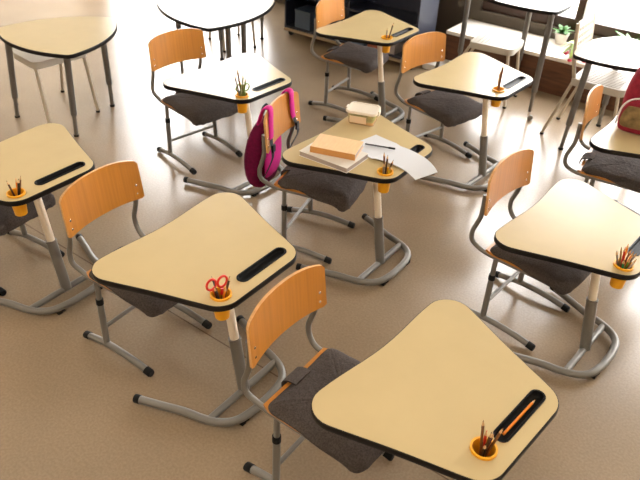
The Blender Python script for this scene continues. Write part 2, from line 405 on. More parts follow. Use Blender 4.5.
# ------------------------------------------------------------------ student chairs
def make_chair():
    r = thing('student_chair')
    # plywood seat, front edge rolling down
    c = MB(); n = 14; rows = []
    for i in range(n + 1):
        y = -.222 + .425 * i / n; z = .443 - .004 * sin(pi * i / n) - (.020 * max(0, (i - 10) / 4) ** 2)
        hw = .200 * (1 if 0 < i < n else .94); rows.append((y, z, hw))
    rr = []
    for y, z, hw in rows: rr.append([(-hw, y, z), (-hw * .5, y, z - .003), (0, y, z - .004), (hw * .5, y, z - .003), (hw, y, z), (hw, y, z - .012), (hw * .5, y, z - .015), (0, y, z - .016), (-hw * .5, y, z - .015), (-hw, y, z - .012)])
    c.rings(rr); c.build('seat', 'plywood', r)
    # felt pad wrapped over the seat: rings from the top centre out to the hem
    o = rounded_poly([(-.200, -.198), (.200, -.198), (.203, .216), (-.203, .216)], [.03, .03, .05, .05], 7, [.004, -.004, -.010, -.004])
    c = MB(); L = [(-.19, .474), (-.13, .4745), (-.075, .4735), (-.04, .471), (-.020, .467), (-.006, .457), (.004, .444), (.006, .430), (.004, None), (-.010, None)]
    rings = []
    rnd = random.Random(3)
    for d, z in L:
        ring = []
        for i, (x, y) in enumerate(offset(o, d) if d > -.03 else [(px * (1 + d / .203), (py - .015) * (1 + d / .2) + .015) for px, py in o]):
            f = max(0, min(1, (y + .185) / .40))
            hem = .4445 - .042 * max(0, min(1, (f - .35) / .65)) ** 1.3 - (.008 * f if abs(x) > .14 else 0)
            zz = hem if z is None else (z - .006 * f if z > .46 else (hem + (z - .42) * (.455 - hem) / .037 if z < .45 else z - .006 * f))
            wob = .0022 * sin(23 * x + 5) * sin(31 * y) + .0014 * rnd.uniform(-1, 1)
            ring.append((x, y, zz + wob + (.004 * sin(i * .9) if z is None else 0)))
        rings.append(ring)
    c.rings(rings, True, False); c.build('seat_pad', 'pad', r, angle=75)
    c = MB()
    P = [(.0, -.170, .4735), (.0, -.190, .4745), (.0, -.212, .468), (.0, -.232, .455), (.0, -.240, .438), (.0, -.236, .420)]
    c.rings([[(xx, p[1], p[2] + dz) for xx, dz in ((-.030, 0), (.015, .002), (.062, 0), (.062, -.006), (-.030, -.006))] for p in P]); c.build('pad_flap', 'pad', r)
    # curved plywood backrest
    c = MB(); nx, nz = 32, 8; front = []; back = []
    def bp(i, j, t):
        a = -1 + 2 * i / nx; hw = .222
        top = .861 - .033 * abs(a) ** 3; bot = .642 - .008 * abs(a) ** 3
        if abs(a) > .93:
            q = (abs(a) - .93) / .07; top -= .010 * q * q; bot += .010 * q * q
        zt = j / nz; z = bot + (top - bot) * zt
        xx = a * (hw - .004 * zt - 0)
        y = -.240 - .016 * zt - .032 * (1 - a * a)
        return (xx, y - t, z)
    ring_idx = [(i, 0) for i in range(nx)] + [(nx, j) for j in range(nz)] + [(i, nz) for i in range(nx, 0, -1)] + [(0, j) for j in range(nz, 0, -1)]
    for t in (0, .012):
        vs = [bp(i, j, t) for j in range(nz + 1) for i in range(nx + 1)]
        fs = [(j * (nx + 1) + i, j * (nx + 1) + i + 1, (j + 1) * (nx + 1) + i + 1, (j + 1) * (nx + 1) + i) for j in range(nz) for i in range(nx)]
        c.add(vs, fs)
    off = (nx + 1) * (nz + 1); id_ = [j * (nx + 1) + i for i, j in ring_idx]
    for k in range(len(id_)):
        a, b = id_[k], id_[(k + 1) % len(id_)]
        c.f.append((a, b, b + off, a + off)); c.m.append(1)
    bk = c.build('backrest', ['plywood', 'plyedge'], r, bevel=0)
    for sg in (1, -1):
        for z in (.668, .712):
            s = MB(); yy = -.2455 - .016 * (z - .64) / .24 - .032 * (1 - (.19 / .222) ** 2) + .003
            Mx = Matrix.Translation((sg * .192, yy, z)) @ Matrix.Rotation(-pi / 2, 4, 'X')
            s.lathe([(.0065, 0), (.0065, .002), (.004, .0035)], n=10, M4=Mx); s.build('screw', 'steel', bk)
    for sg in (1, -1):
        x = sg * .196
        P = [(x, -.277, .735), (x, -.276, .66), (x, -.279, .61), (x, -.293, .56), (x, -.306, .515), (x, -.300, .465), (x, -.262, .431), (x, -.20, .419), (x, -.08, .417), (x, .05, .417), (x, .15, .414)]
        P = [((sg * .196 if z > .45 else sg * .186), y, z) for _, y, z in P]
        c = MB(); c.tube(smooth_path(P, 5), .0122, 12); c.build('back_tube', 'metal', r)
    for sg in (1, -1):
        xb, xt = sg * .202, sg * .190
        p = lambda t: Vector((xb + (xt - xb) * t, -.151 - .006 * t, .045 + .372 * t))
        c = MB(); c.tube([p(0), p(.70)], .0155, 12); pl = c.build('leg_post', 'metal', r)
        c = MB(); c.tube([p(.66), p(.74)], .0175, 12); c.build('collar', 'rubber', pl)
        c = MB(); c.tube([p(.7), p(1)], .0125, 12); c.build('upper_post', 'metal', pl)
        c = MB(); P = [(-.303, .0225), (-.22, .038), (-.15, .047), (-.06, .047), (.02, .041), (.09, .031), (.138, .0225)]
        c.tube(smooth_path([(sg * .202, y, z) for y, z in P], 4), .016, 12, flat=1.05); ft = c.build('foot', 'metal', r)
        for y, d in ((-.303, -1), (.138, 1)):
            e = MB(); e.tube([(sg * .202, y - d * .028, .0275), (sg * .202, y + d * .004, .021), (sg * .202, y + d * .009, .021)], [.0185, .0185, .0155], 12, flat=1.08)
            e.build('foot_cap', 'rubber', ft)
    c = MB(); c.tube([(-.200, -.153, .148), (.200, -.153, .148)], .0105, 10); c.build('crossbar', 'metal', r)
    c = MB(); c.tube([(-.186, .10, .414), (.186, .10, .414)], .011, 10); c.build('under_seat_bar', 'metal', r)
    return r
chair0 = make_chair()
CH = {
 'D2': (-.7723, 2.4437, -2.1404, 'plywood chair with dark pad tucked under the desk holding red scissors'),
 'D3': (.1084, 1.7045, -2.1773, 'nearest plywood chair, its dark pad showing widely behind the nearest desk'),
 'D4': (1.1139, 2.7285, -2.2726, 'plywood chair with dark pad tucked under the pale shining desk at the right'),
 'D5': (.0017, 3.3696, -1.9287, 'plywood chair with the pink backpack hung on its backrest'),
 'D6': (-.8525, 4.3296, -2.3553, 'plywood chair with dark pad at the white glaring desk with green scissors'),
 'D7': (.8460, 4.4787, -2.4158, 'plywood chair with dark pad at the desk with two brown pencils'),
 'D8': (.2270, 5.3815, -2.0764, 'plywood chair with dark pad at the farthest desk, before the navy shelves'),
 'D1': (-1.6975, 2.9668, -2.0647, 'plywood chair mostly outside the left edge, only dark pad and feet showing'),
 'D9': (1.8128, 3.6476, -2.0818, 'plywood chair at the right edge behind the desk with the raspberry bag'),
}
for i, (n, (x, y, rz, lab)) in enumerate(CH.items()):
    r = chair0 if i == 0 else copy_tree(chair0)
    r.location = (x, y, 0); r.rotation_euler = (0, 0, rz); tag(r, lab, 'chair', 'plywood student chairs')
for ch in [c for c in COL.objects if c.parent and c.parent.get('label') == CH['D5'][3] and c.name.split('.')[0] == 'seat_pad']:
    ch.scale.z = 1.5; ch.location.z = -.5 * .444        # a plumper pad on the middle chair
def on_chair(n, x, y, z):
    X, Y, rz = CH[n][:3]; return Vector((X + cos(rz) * x - sin(rz) * y, Y + sin(rz) * x + cos(rz) * y, z))

# ------------------------------------------------------------------ pencil cups and their contents
WHERE = {'D2': 'cup with the red scissors', 'D3': 'cup on the nearest desk', 'D4': 'crammed cup at the right edge', 'D5': 'cup beside the books',
         'D6': 'cup with the green scissors', 'D7': 'cup of the desk before the window bench', 'D1': 'cup at the left edge', 'D8': 'cup on the farthest desk'}
CUPLAB = {'D2': 'orange plastic pencil cup holding red scissors', 'D3': 'orange plastic pencil cup sunk in the nearest desk', 'D4': 'orange plastic pencil cup crammed with coloured pencils',
          'D5': 'orange plastic pencil cup beside the books and paper', 'D6': 'orange plastic pencil cup holding green scissors', 'D7': 'orange plastic pencil cup with just two upright brown pencils',
          'D1': 'orange plastic pencil cup at the left edge of the photo', 'D8': 'orange plastic pencil cup sunk in the farthest desk'}
def cup_mesh():
    c = MB(); c.lathe([(.028, -.104), (.0362, -.004), (.0365, .001), (.0415, .001), (.0415, .010), (.0350, .010), (.0335, .0), (.0262, -.100), (.004, -.101), (.004, -.104)], n=28, cap0=False, cap1=False)
    n = 28
    c.f += []
    # close the bottom hole ring
    a = len(c.v) - n
    for j in range(n): c.f.append((a + j, a + (j + 1) % n, (j + 1) % n, j)); c.m.append(0)
    return c
cup0 = None
cups = {}
for n, c in (('D2', CUPA), ('D3', CUPB), ('D4', CUPA), ('D5', CUPA), ('D6', CUPA), ('D7', CUPB), ('D1', CUPA), ('D8', CUPB)):
    if cup0 is None: cup0 = cup_mesh().build('pencil_cup', 'cup'); o = cup0
    else: o = cup0.copy(); COL.objects.link(o)
    o.location = on_desk(n, c[0], c[1], .0003); tag(o, CUPLAB[n], 'pencil cup', 'pencil cups in the desks'); cups[n] = o.location.copy()

def pencil(p0, p1, col, label, name='pencil', r=.0042, tip=True, group=None):
    p0 = Vector(p0); p1 = Vector(p1); d = (p1 - p0); L = d.length; d.normalize()
    c = MB(); tl = .020 if tip else 0
    c.tube([p0, p1 - d * tl], r, 6); 
    if tip:
        c.mi = 1; c.tube([p1 - d * tl, p1 - d * .006], [r * .98, r * .35], 8)
        c.mi = 0; c.tube([p1 - d * .006, p1], [r * .36, r * .08], 8)
    q = c.build(name, ['p_' + col, 'pwood'], angle=30)
    # move origin to its lower end
    me = q.data
    for v in me.vertices: v.co -= p0
    q.location = p0
    return tag(q, label, 'pencil', group)
def in_cup(n, bx, by, tx, ty, h, col, label, r=.0048, tip=True, bz=-.0975):
    """bottom offset / top offset in picture-right (x) and away (y) world metres, h above the rim"""
    c = cups[n]
    return pencil(c + Vector((bx, by, bz)), c + Vector((tx, ty, h)), col, label, r=r, tip=tip, group='pencils in the ' + WHERE[n])
in_cup('D2', .006, .004, -.034, .018, .075, 'slate', 'slim slate pencil leaning left beside the red scissors', .0038)
in_cup('D2', -.004, -.010, -.020, -.012, .050, 'dark', 'short blackish pencil at the front of the cup with red scissors')
in_cup('D2', -.008, .008, .036, .010, .085, 'umber', 'dark brown pencil at the right side of the cup with red scissors')
in_cup('D2', -.006, -.006, .022, -.006, .048, 'orange', 'short orange pencil in the cup with red scissors')
in_cup('D1', .010, .0, -.036, .012, .062, 'umber', 'dark brown pencil leaning left in the cup at the left edge')
in_cup('D1', .0, .006, .006, .018, .072, 'orange', 'orange pencil standing mid-cup at the left edge')
in_cup('D1', -.006, -.006, .022, .010, .075, 'dark', 'blackish pencil at the right of the cup at the left edge', .0055)
in_cup('D1', -.010, .004, .030, .022, .085, 'brown', 'brown pencil behind the blackish one in the cup at the left edge', .0036)
in_cup('D3', .004, .0, -.018, .014, .115, 'brown', 'tall reddish brown pencil at the left of the nearest cup', .0048)
in_cup('D3', .004, .006, .004, .024, .060, 'red', 'short red tipped pencil in the nearest cup')
in_cup('D3', .0, -.006, .012, .006, .075, 'umber', 'dark brown pencil in the middle of the nearest cup')
in_cup('D3', -.006, .004, .026, .020, .055, 'purple', 'short purple pencil in the nearest cup')
in_cup('D3', -.010, -.004, .048, .018, .080, 'brown', 'brown pencil leaning right towards the tray from the nearest cup')
in_cup('D3', .002, -.010, -.004, -.014, .045, 'dark', 'short blackish pencil at the front of the nearest cup', .0055)
in_cup('D4', .010, .0, -.044, .012, .070, 'grey', 'grey brown pencil leaning left in the crammed cup')
in_cup('D4', .008, .006, -.026, .020, .085, 'tan', 'tan pencil second from left in the crammed cup')
in_cup('D4', .004, .0, -.014, .012, .090, 'red', 'red pencil in the crammed cup')
in_cup('D4', .0, .008, .004, .030, .095, 'orange', 'orange pencil tallest in the crammed cup')
in_cup('D4', .004, -.012, -.018, -.020, .048, 'green', 'thick dark green pen at the front of the crammed cup', .0062)
in_cup('D4', -.002, -.010, .006, -.018, .055, 'leafgreen', 'leaf green pencil at the front of the crammed cup')
in_cup('D4', -.006, .0, .024, .006, .072, 'orange', 'orange pencil right of the green pens in the crammed cup')
in_cup('D4', -.010, .004, .046, .016, .062, 'grey', 'grey pencil leaning right in the crammed cup')
in_cup('D4', -.010, -.006, .040, -.010, .048, 'white', 'pale pencil leaning right at the front of the crammed cup')
in_cup('D4', .0, .012, .026, .034, .066, 'brown', 'brown pencil at the back of the crammed cup')
in_cup('D5', .004, .0, -.014, .010, .108, 'brown', 'tall brown pencil at the left of the cup beside the books', .0048)
in_cup('D5', .0, .004, .006, .014, .092, 'umber', 'dark brown pencil in the cup beside the books', .0048)
in_cup('D5', -.004, -.008, -.012, -.014, .062, 'grey', 'grey pencil at the front of the cup beside the books', .0055)
in_cup('D5', -.008, .006, .036, .012, .068, 'umber', 'dark pencil leaning right in the cup beside the books')
in_cup('D5', -.004, -.006, .026, -.004, .040, 'yellow', 'short yellow pencil in the cup beside the books', .006)
in_cup('D6', .008, .006, -.026, .018, .160, 'brown', 'tall red brown pencil leaning left in the cup with green scissors')
in_cup('D6', .010, .0, -.042, .008, .120, 'grey', 'grey green pencil leaning far left in the cup with green scissors')
in_cup('D6', .0, .0, .008, .014, .130, 'olive', 'olive pencil standing in the cup with green scissors', .0048)
in_cup('D6', .0, -.008, -.006, -.010, .095, 'olive', 'short olive pencil at the front of the cup with green scissors', .0048)
in_cup('D6', -.006, .006, .024, .018, .105, 'leafgreen', 'leaf green pencil in the cup with green scissors')
in_cup('D7', .0, -.004, .002, .004, .165, 'brown', 'tall brown pencil in the cup before the window bench', .0068)
in_cup('D7', .004, .004, -.008, .008, .125, 'tan', 'shorter brown pencil in the cup before the window bench', .0062)
in_cup('D8', .0, .0, -.004, .010, .075, 'slate', 'slim grey pencil upright in the cup on the farthest desk', .0034)
in_cup('D8', -.006, .004, .040, .016, .110, 'umber', 'dark pencil leaning right in the cup on the farthest desk', .005)
# pencil lying in the nearest tray, small pencil beside the far tray
a = on_desk('D3', .030, .520, -.0065); b = on_desk('D3', -.165, .522, -.0050)
pencil(a, b, 'orange', 'orange pencil lying in the tray of the nearest desk', r=.0045)
a = on_desk('D7', .088, .500, .0045); b = on_desk('D7', .069, .532, .0045)
pencil(a, b, 'tan', 'short brown pencil stub lying by the tray of the desk before the window bench', r=.0045)

def scissors(n, m, label, tilt):
    c = cups[n]; r = thing('scissors', c + Vector((0, .004, -.096)), 0, label, 'scissors')
    for k, (dx, tx) in enumerate(((-.004, -.026), (.004, .016))):
        e = MB(); P = [(dx * .3, 0, 0), (dx, 0, .05), (tx * .5, .002, .095)]
        e.tube(smooth_path(P, 4), [.0035] * 9, 8, flat=.5); e.build('blade', 'steel', r)
        cx, cz = tx, .135 + .008 * k
        lp = [(cx + (.0175 * cos(q) + .004 * sin(q)), .004 + .004 * cos(q), cz + .023 * sin(q) + .003) for q in [2 * pi * j / 20 for j in range(20)]]
        e = MB(); e.tube(lp, .0048, 8, closed=True); e.tube([(tx * .5, .002, .09), (tx * .75, .003, .115)], .0055, 8); e.build('handle', m, r)
    r.rotation_euler = (radians(tilt[0]), radians(tilt[1]), tilt[2]); return r
scissors('D2', 'scis_red', 'red handled scissors standing in the cup of the cream desk left', (-4, -3, .25))
scissors('D6', 'scis_green', 'green handled scissors in the cup of the white glaring desk', (-3, 4, .1))

# ------------------------------------------------------------------ things on the middle desk
def slab(name, w, l, h, m, parent=None, loc=(0, 0, 0), bevel=.001):
    return MB().box((-w / 2, -l / 2, 0), (w / 2, l / 2, h)).build(name, m, parent, loc, smooth=False, bevel=bevel)
# thick white paperback
r = thing('thick_book', on_desk('D5', .211, .236, .0005), drz('D5') + .03, 'thick white paperback under the tan book on the middle desk', 'book')
slab('page_block', .196, .288, .024, 'paper_edge', r, (0, 0, .002), .0)
slab('front_cover', .202, .294, .002, 'cover_white', r, (0, 0, .026))
slab('back_cover', .202, .294, .002, 'cover_white', r, (0, 0, 0))
# tan hardback on top
r = thing('hardcover_book', on_desk('D5', .178, .232, .029), drz('D5') + .31, 'tan hardcover book lying on top of the white paperback', 'book')
slab('page_block', .146, .232, .027, 'paper_edge', r, (-.004, 0, .003), 0)
slab('front_cover', .156, .240, .003, 'cover_tan', r, (0, 0, .030))
slab('back_cover', .156, .240, .003, 'cover_tan', r, (0, 0, 0))
slab('spine', .004, .240, .033, 'cover_brown', r, (.079, 0, 0))
# open exercise book running over the far desk edge
r = thing('exercise_book', on_desk('D5', 0, 0, 0), drz('D5'), 'open white exercise book drooping over the far edge of the middle desk', 'exercise book')
def sheet(prof, xa, xb, t):
    c = MB(); rings = []
    for (y, z), s in zip(prof, [i / (len(prof) - 1) for i in range(len(prof))]):
        x0 = xa[0] + (xa[1] - xa[0]) * s; x1 = xb[0] + (xb[1] - xb[0]) * s; sk = .03
        rings.append([(x0, y + sk, z), (x1, y - sk * .6, z), (x1, y - sk * .6, z + t), (x0, y + sk, z + t)])
    return c.rings(rings)
P1 = [(.235, .0008), (.28, .0018), (.33, .004), (.38, .0065), (.415, .003)]
P2 = [(.415, .003), (.44, .009), (.48, .013), (.53, .012), (.58, .008), (.62, -.002), (.655, -.018), (.675, -.03)]
sheet(P1, (-.145, -.112), (.090, .102), .003).build('left_page', 'paper', r)
sheet(P2, (-.112, -.050), (.102, .092), .003).build('right_page', 'paper', r)
a = on_desk('D5', .0, .290, .0125); b = on_desk('D5', -.048, .447, .0175)
d = (b - a).normalized()
r = thing('pen', a, 0, 'dark grey pen lying across the open exercise book', 'pen')
Q = lambda t: d * t * (b - a).length
MB().tube([Q(0), Q(.80)], .0042, 10).build('barrel', 'p_slate', r)
MB().tube([Q(.78), Q(.98), Q(1.0)], [.0054, .0054, .004], 10).build('pen_cap', 'black', r)
# lunch box
r = thing('lunch_box', on_desk('D5', -.240, .112, .0005), drz('D5') + radians(19), 'clear plastic lunch box with white lid on the middle desk', 'lunch box')
def rr(w, l, rad): return rounded_poly([(-w / 2, -l / 2), (w / 2, -l / 2), (w / 2, l / 2), (-w / 2, l / 2)], rad, 6)
c = MB(); L = [(.104, .142, .018, 0), (.108, .146, .02, .003), (.124, .164, .022, .072), (.130, .170, .024, .074), (.130, .170, .024, .076), (.121, .161, .021, .076), (.105, .143, .019, .004)]
c.rings([[(x, y, z) for x, y in rr(w, l, q)] for w, l, q, z in L]); c.build('tub', 'tub', r)
c = MB(); L = [(.136, .176, .026, .070), (.138, .178, .027, .079), (.132, .172, .025, .084), (.112, .150, .02, .0845), (.110, .148, .02, .082)]
c.rings([[(x, y, z) for x, y in rr(w, l, q)] for w, l, q, z in L]); c.build('lid', 'lid', r)
for sg in (1, -1):
    MB().box((-.02, sg * .092 - .006, .055), (.02, sg * .092 + .004, .083)).build('latch', 'lid', r, bevel=.002)
c = MB(); c.rings([[(x, y, z) for x, y in rr(w, l, .015)] for w, l, z in ((.098, .136, .0045), (.104, .142, .022))]); c.build('orange_filling', 'orange_food', r)
c = MB(); c.rings([[(x, y, z) for x, y in rr(w, l, .015)] for w, l, z in ((.104, .142, .0225), (.112, .150, .060))]); c.build('green_filling', 'green_food', r)
c = MB(); zz = [.014, .056]
c.add([(.0585 + .0017, -.062, zz[0]), (.0605, .034, zz[0]), (.0665, .034, zz[1]), (.0662, -.062, zz[1]), (.0595, -.062, zz[0]), (.0595, .034, zz[0]), (.0655, .034, zz[1]), (.0652, -.062, zz[1])],
      [(0, 1, 2, 3), (7, 6, 5, 4), (0, 4, 5, 1), (1, 5, 6, 2), (2, 6, 7, 3), (3, 7, 4, 0)])
c.build('card_label', 'label', r)

# ------------------------------------------------------------------ pink backpack on the middle chair
r = thing('backpack', on_chair('D5', 0, 0, 0), CH['D5'][2], 'pink and magenta backpack hanging on the middle chair, straps over the backrest', 'backpack')
# body: lofted cushion behind the backrest, local y is forward
c = MB(); rings = []
for z, w, y0, y1 in [(.375, .20, -.335, -.40), (.39, .255, -.325, -.425), (.45, .285, -.32, -.455), (.55, .285, -.315, -.465), (.65, .275, -.31, -.45), (.73, .24, -.315, -.42), (.775, .17, -.32, -.395), (.79, .09, -.33, -.375)]:
    ring = []
    for j in range(20):
        q = 2 * pi * j / 20; cx = abs(cos(q)) ** .6 * (1 if cos(q) >= 0 else -1); sy = abs(sin(q)) ** .6 * (1 if sin(q) >= 0 else -1)
        ring.append((cx * w / 2 + .006 * sin(19 * z + j), (y0 + y1) / 2 + sy * (y0 - y1) / 2 + .003 * sin(17 * z + 2 * j), z - .045 + .004 * sin(j * 1.7)))
    rings.append(ring)
c.rings(rings); c.build('bag_body', 'magenta', r, sub=1, angle=80)
c = MB(); rings = []       # bright panel against the chair
for z, w, y0, y1 in [(.385, .16, -.312, -.335), (.42, .22, -.300, -.335), (.55, .235, -.297, -.33), (.62, .20, -.300, -.33), (.66, .12, -.305, -.33)]:
    rings.append([(cos(2 * pi * j / 16) * w / 2, (y0 + y1) / 2 + sin(2 * pi * j / 16) * (y0 - y1) / 2, z) for j in range(16)])
c.rings(rings); c.build('back_panel', 'pink', r, sub=1, angle=80)
for sg, lean in ((1, .0), (-1, .0)):
    x = sg * .132
    ys = lambda a, t: -.240 - .016 * t - .032 * (1 - (a / .222) ** 2)
    zt = .861 - .033 * abs(x / .222) ** 3
    yf = ys(x, 1)
    path = [(x * .9, -.345, zt - .10), (x * .95, -.325, zt - .04), (x, yf - .028, zt + .003), (x, yf - .004, zt + .014), (x * 1.02, yf + .012, zt + .0), (x * 1.05, ys(x, .75) + .010, zt - .06), (x * 1.10, ys(x, .45) + .010, zt - .13), (x * 1.16, ys(x, .2) + .010, .700)]
    path = smooth_path(path, 4); rings = []
    for i, p in enumerate(path):
        a = path[max(0, i - 1)]; b = path[min(len(path) - 1, i + 1)]; t = (b - a).normalized(); nr = Vector((1, 0, 0)).cross(t).normalized()
        hw = .026
        rings.append([p + Vector((hw * cc, 0, 0)) + nr * (.006 * ss) for cc, ss in ((-1, 0), (-.8, .8), (0, 1), (.8, .8), (1, 0), (.8, -.8), (0, -1), (-.8, -.8))])
    c = MB(); c.rings(rings); st = c.build('shoulder_strap', 'pink', r, angle=60)
    x2 = x * 1.16
    wp = smooth_path([(x2, ys(x, .2) + .008, .705), (x2 + sg * .012, -.243, .650), (x2 + sg * .020, -.235, .600), (x2 + sg * .006, -.262, .53), (x2 - sg * .01, -.300, .45), (x2 - sg * .02, -.335, .405)], 5)
    rings = []
    for p in wp: rings.append([p + Vector((dx, dy, 0)) for dx, dy in ((-.018, 0), (0, .003), (.018, 0), (0, -.003))])
    c = MB(); c.rings(rings); c.build('webbing', 'webbing', st, angle=60)
    MB().box((x2 + sg * .008 - .017, -.242, .625), (x2 + sg * .008 + .017, -.230, .668)).build('buckle', 'black', st, bevel=.003)
c = MB(); c.tube(smooth_path([(-.03, -.37, .785), (-.02, -.365, .81), (.02, -.365, .81), (.03, -.37, .785)], 5), .006, 8); c.build('haul_loop', 'webbing', r)

# ------------------------------------------------------------------ raspberry bag on the right edge desk
B0 = on_desk('D9', 0, 0, .0005)
r = thing('school_bag', (1.855, 3.595, B0.z), radians(-30), 'raspberry red school bag lying on the desk at the right edge', 'bag')
def blob(w, l, h, e=.55, lean=0, top=.45):
    c = MB(); rings = []
    for i in range(9):
        t = i / 8; q = [.86, .96, 1, 1, .98, .94, .86, .72, top][i]
        rings.append([(abs(cos(a)) ** e * math.copysign(1, cos(a)) * w / 2 * q + .004 * sin(3 * j), abs(sin(a)) ** e * math.copysign(1, sin(a)) * l / 2 * q + lean * t, h * t) for j, a in enumerate([2 * pi * k / 20 for k in range(20)])])
    return c.rings(rings)
blob(.36, .20, .40, .6, .04).build('bag_body', 'raspberry', r, (.0, .075, 0), sub=1, angle=80)
blob(.19, .10, .19, .6, .01, .6).build('front_pocket', 'raspberry', r, (-.065, -.08, .0), sub=1, angle=80)
blob(.14, .016, .13, .7, 0, .7).build('printed_patch', 'pattern', r, (-.075, -.127, .035), sub=1, angle=80)
c = MB(); c.tube(smooth_path([(-.164, -.095, .03), (-.160, -.095, .12), (-.130, -.09, .175), (-.065, -.085, .20), (.0, -.085, .175), (.034, -.09, .09)], 6), .005, 8); c.build('piping', 'rim_white', r)
blob(.10, .07, .08, .6).build('side_pocket', 'navy_fabric', r, (.085, -.075, 0), sub=1, angle=80)

# ------------------------------------------------------------------ three-legged group tables
def group_table(name, corner_angle, cx, cy, R, h, feet, label, tops=None, m='laminate', caster=False):
    r = thing(name, (cx, cy, 0), 0, label, 'table', 'rounded three-cornered group tables')
    rr = .06; rho = R - rr; w0 = rho * sqrt(3); o = []
    for k in range(3):
        a0 = corner_angle + k * 2 * pi / 3; V = (rho * cos(a0), rho * sin(a0))
        o += [(V[0] + rr * cos(a0 + q), V[1] + rr * sin(a0 + q)) for q in [-pi / 6 + pi / 3 * j / 8 for j in range(9)]]
        a1 = a0 + pi + 2 * pi / 3   # the far vertex, centre of the next long arc
        C = (rho * cos(a1 - pi / 3), rho * sin(a1 - pi / 3)); m0 = a0 + pi / 3
        o += [(C[0] + (w0 + rr) * cos(m0 + q), C[1] + (w0 + rr) * sin(m0 + q)) for q in [-pi / 6 + pi / 3 * j / 14 for j in range(1, 14)]]
    MB().prism(offset(o, -.002), h - .022, h).build('tabletop', m, r)
    b = MB(); b.rings([[(x, y, z) for x, y in offset(o, d)] for d, z in ((-.004, h - .026), (.0, h - .0265), (.001, h - .023), (.001, h - .003), (-.001, h - .0002), (-.004, h + .0003))], closed=True)
    b.build('edge_band', 'edge', r)
    for k, (fx, fy) in enumerate(feet):
        f = Vector((fx - cx, fy - cy, 0)); t = Vector((tops[k][0] - cx, tops[k][1] - cy, h - .02)) if tops else f + Vector((0, 0, h - .02))
        d = t - f; l0 = .28
        lg = MB().tube([f + d * l0, t], .0235, 14).build('leg', 'metal_dark', r)
        z0 = .075 if (caster and k == 0) else .012
        MB().tube([f + Vector((d.x * z0 / h, d.y * z0 / h, z0)), f + d * (l0 + .05)], .0150, 12).build('leg_extension', 'metal', lg)
        if caster and k == 0:
            e = MB(); Mx = Matrix.Translation((f.x + .012, f.y - .01, .022)) @ Matrix.Rotation(pi / 2, 4, 'X')
            e.lathe([(.022, -.010), (.022, .010)], n=18, M4=Mx); e.build('caster_wheel', 'metal', lg)
            MB().tube([(f.x, f.y, .02), (f.x, f.y, .085)], .010, 10).build('caster_stem', 'steel', lg)
        else:
            MB().lathe([(.020, 0), (.020, .012), (.013, .018)], (f.x, f.y, 0), 14).build('foot_glide', 'rubber', lg)
    return r
group_table('group_table', radians(-64.6), -1.938, 4.803, .478, .72, [(-2.442, 4.875), (-1.882, 4.595), (-1.765, 5.158)],
            'cream three-cornered group table in the top left corner', [(-2.28, 4.68), (-1.79, 4.46), (-1.755, 5.14)])
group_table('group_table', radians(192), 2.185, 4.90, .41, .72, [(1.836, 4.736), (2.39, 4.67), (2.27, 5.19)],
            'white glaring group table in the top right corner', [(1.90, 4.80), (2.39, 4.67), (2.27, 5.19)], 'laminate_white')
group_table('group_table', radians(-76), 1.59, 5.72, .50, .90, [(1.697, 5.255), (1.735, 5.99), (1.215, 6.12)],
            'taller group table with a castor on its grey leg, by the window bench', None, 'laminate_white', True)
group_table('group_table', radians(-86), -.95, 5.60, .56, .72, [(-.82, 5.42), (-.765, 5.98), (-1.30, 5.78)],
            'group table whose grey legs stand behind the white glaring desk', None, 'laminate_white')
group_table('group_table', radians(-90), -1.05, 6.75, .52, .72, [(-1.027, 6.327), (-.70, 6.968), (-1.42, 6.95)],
            'farthest group table, thin grey feet on the bright floor', None, 'laminate_white')

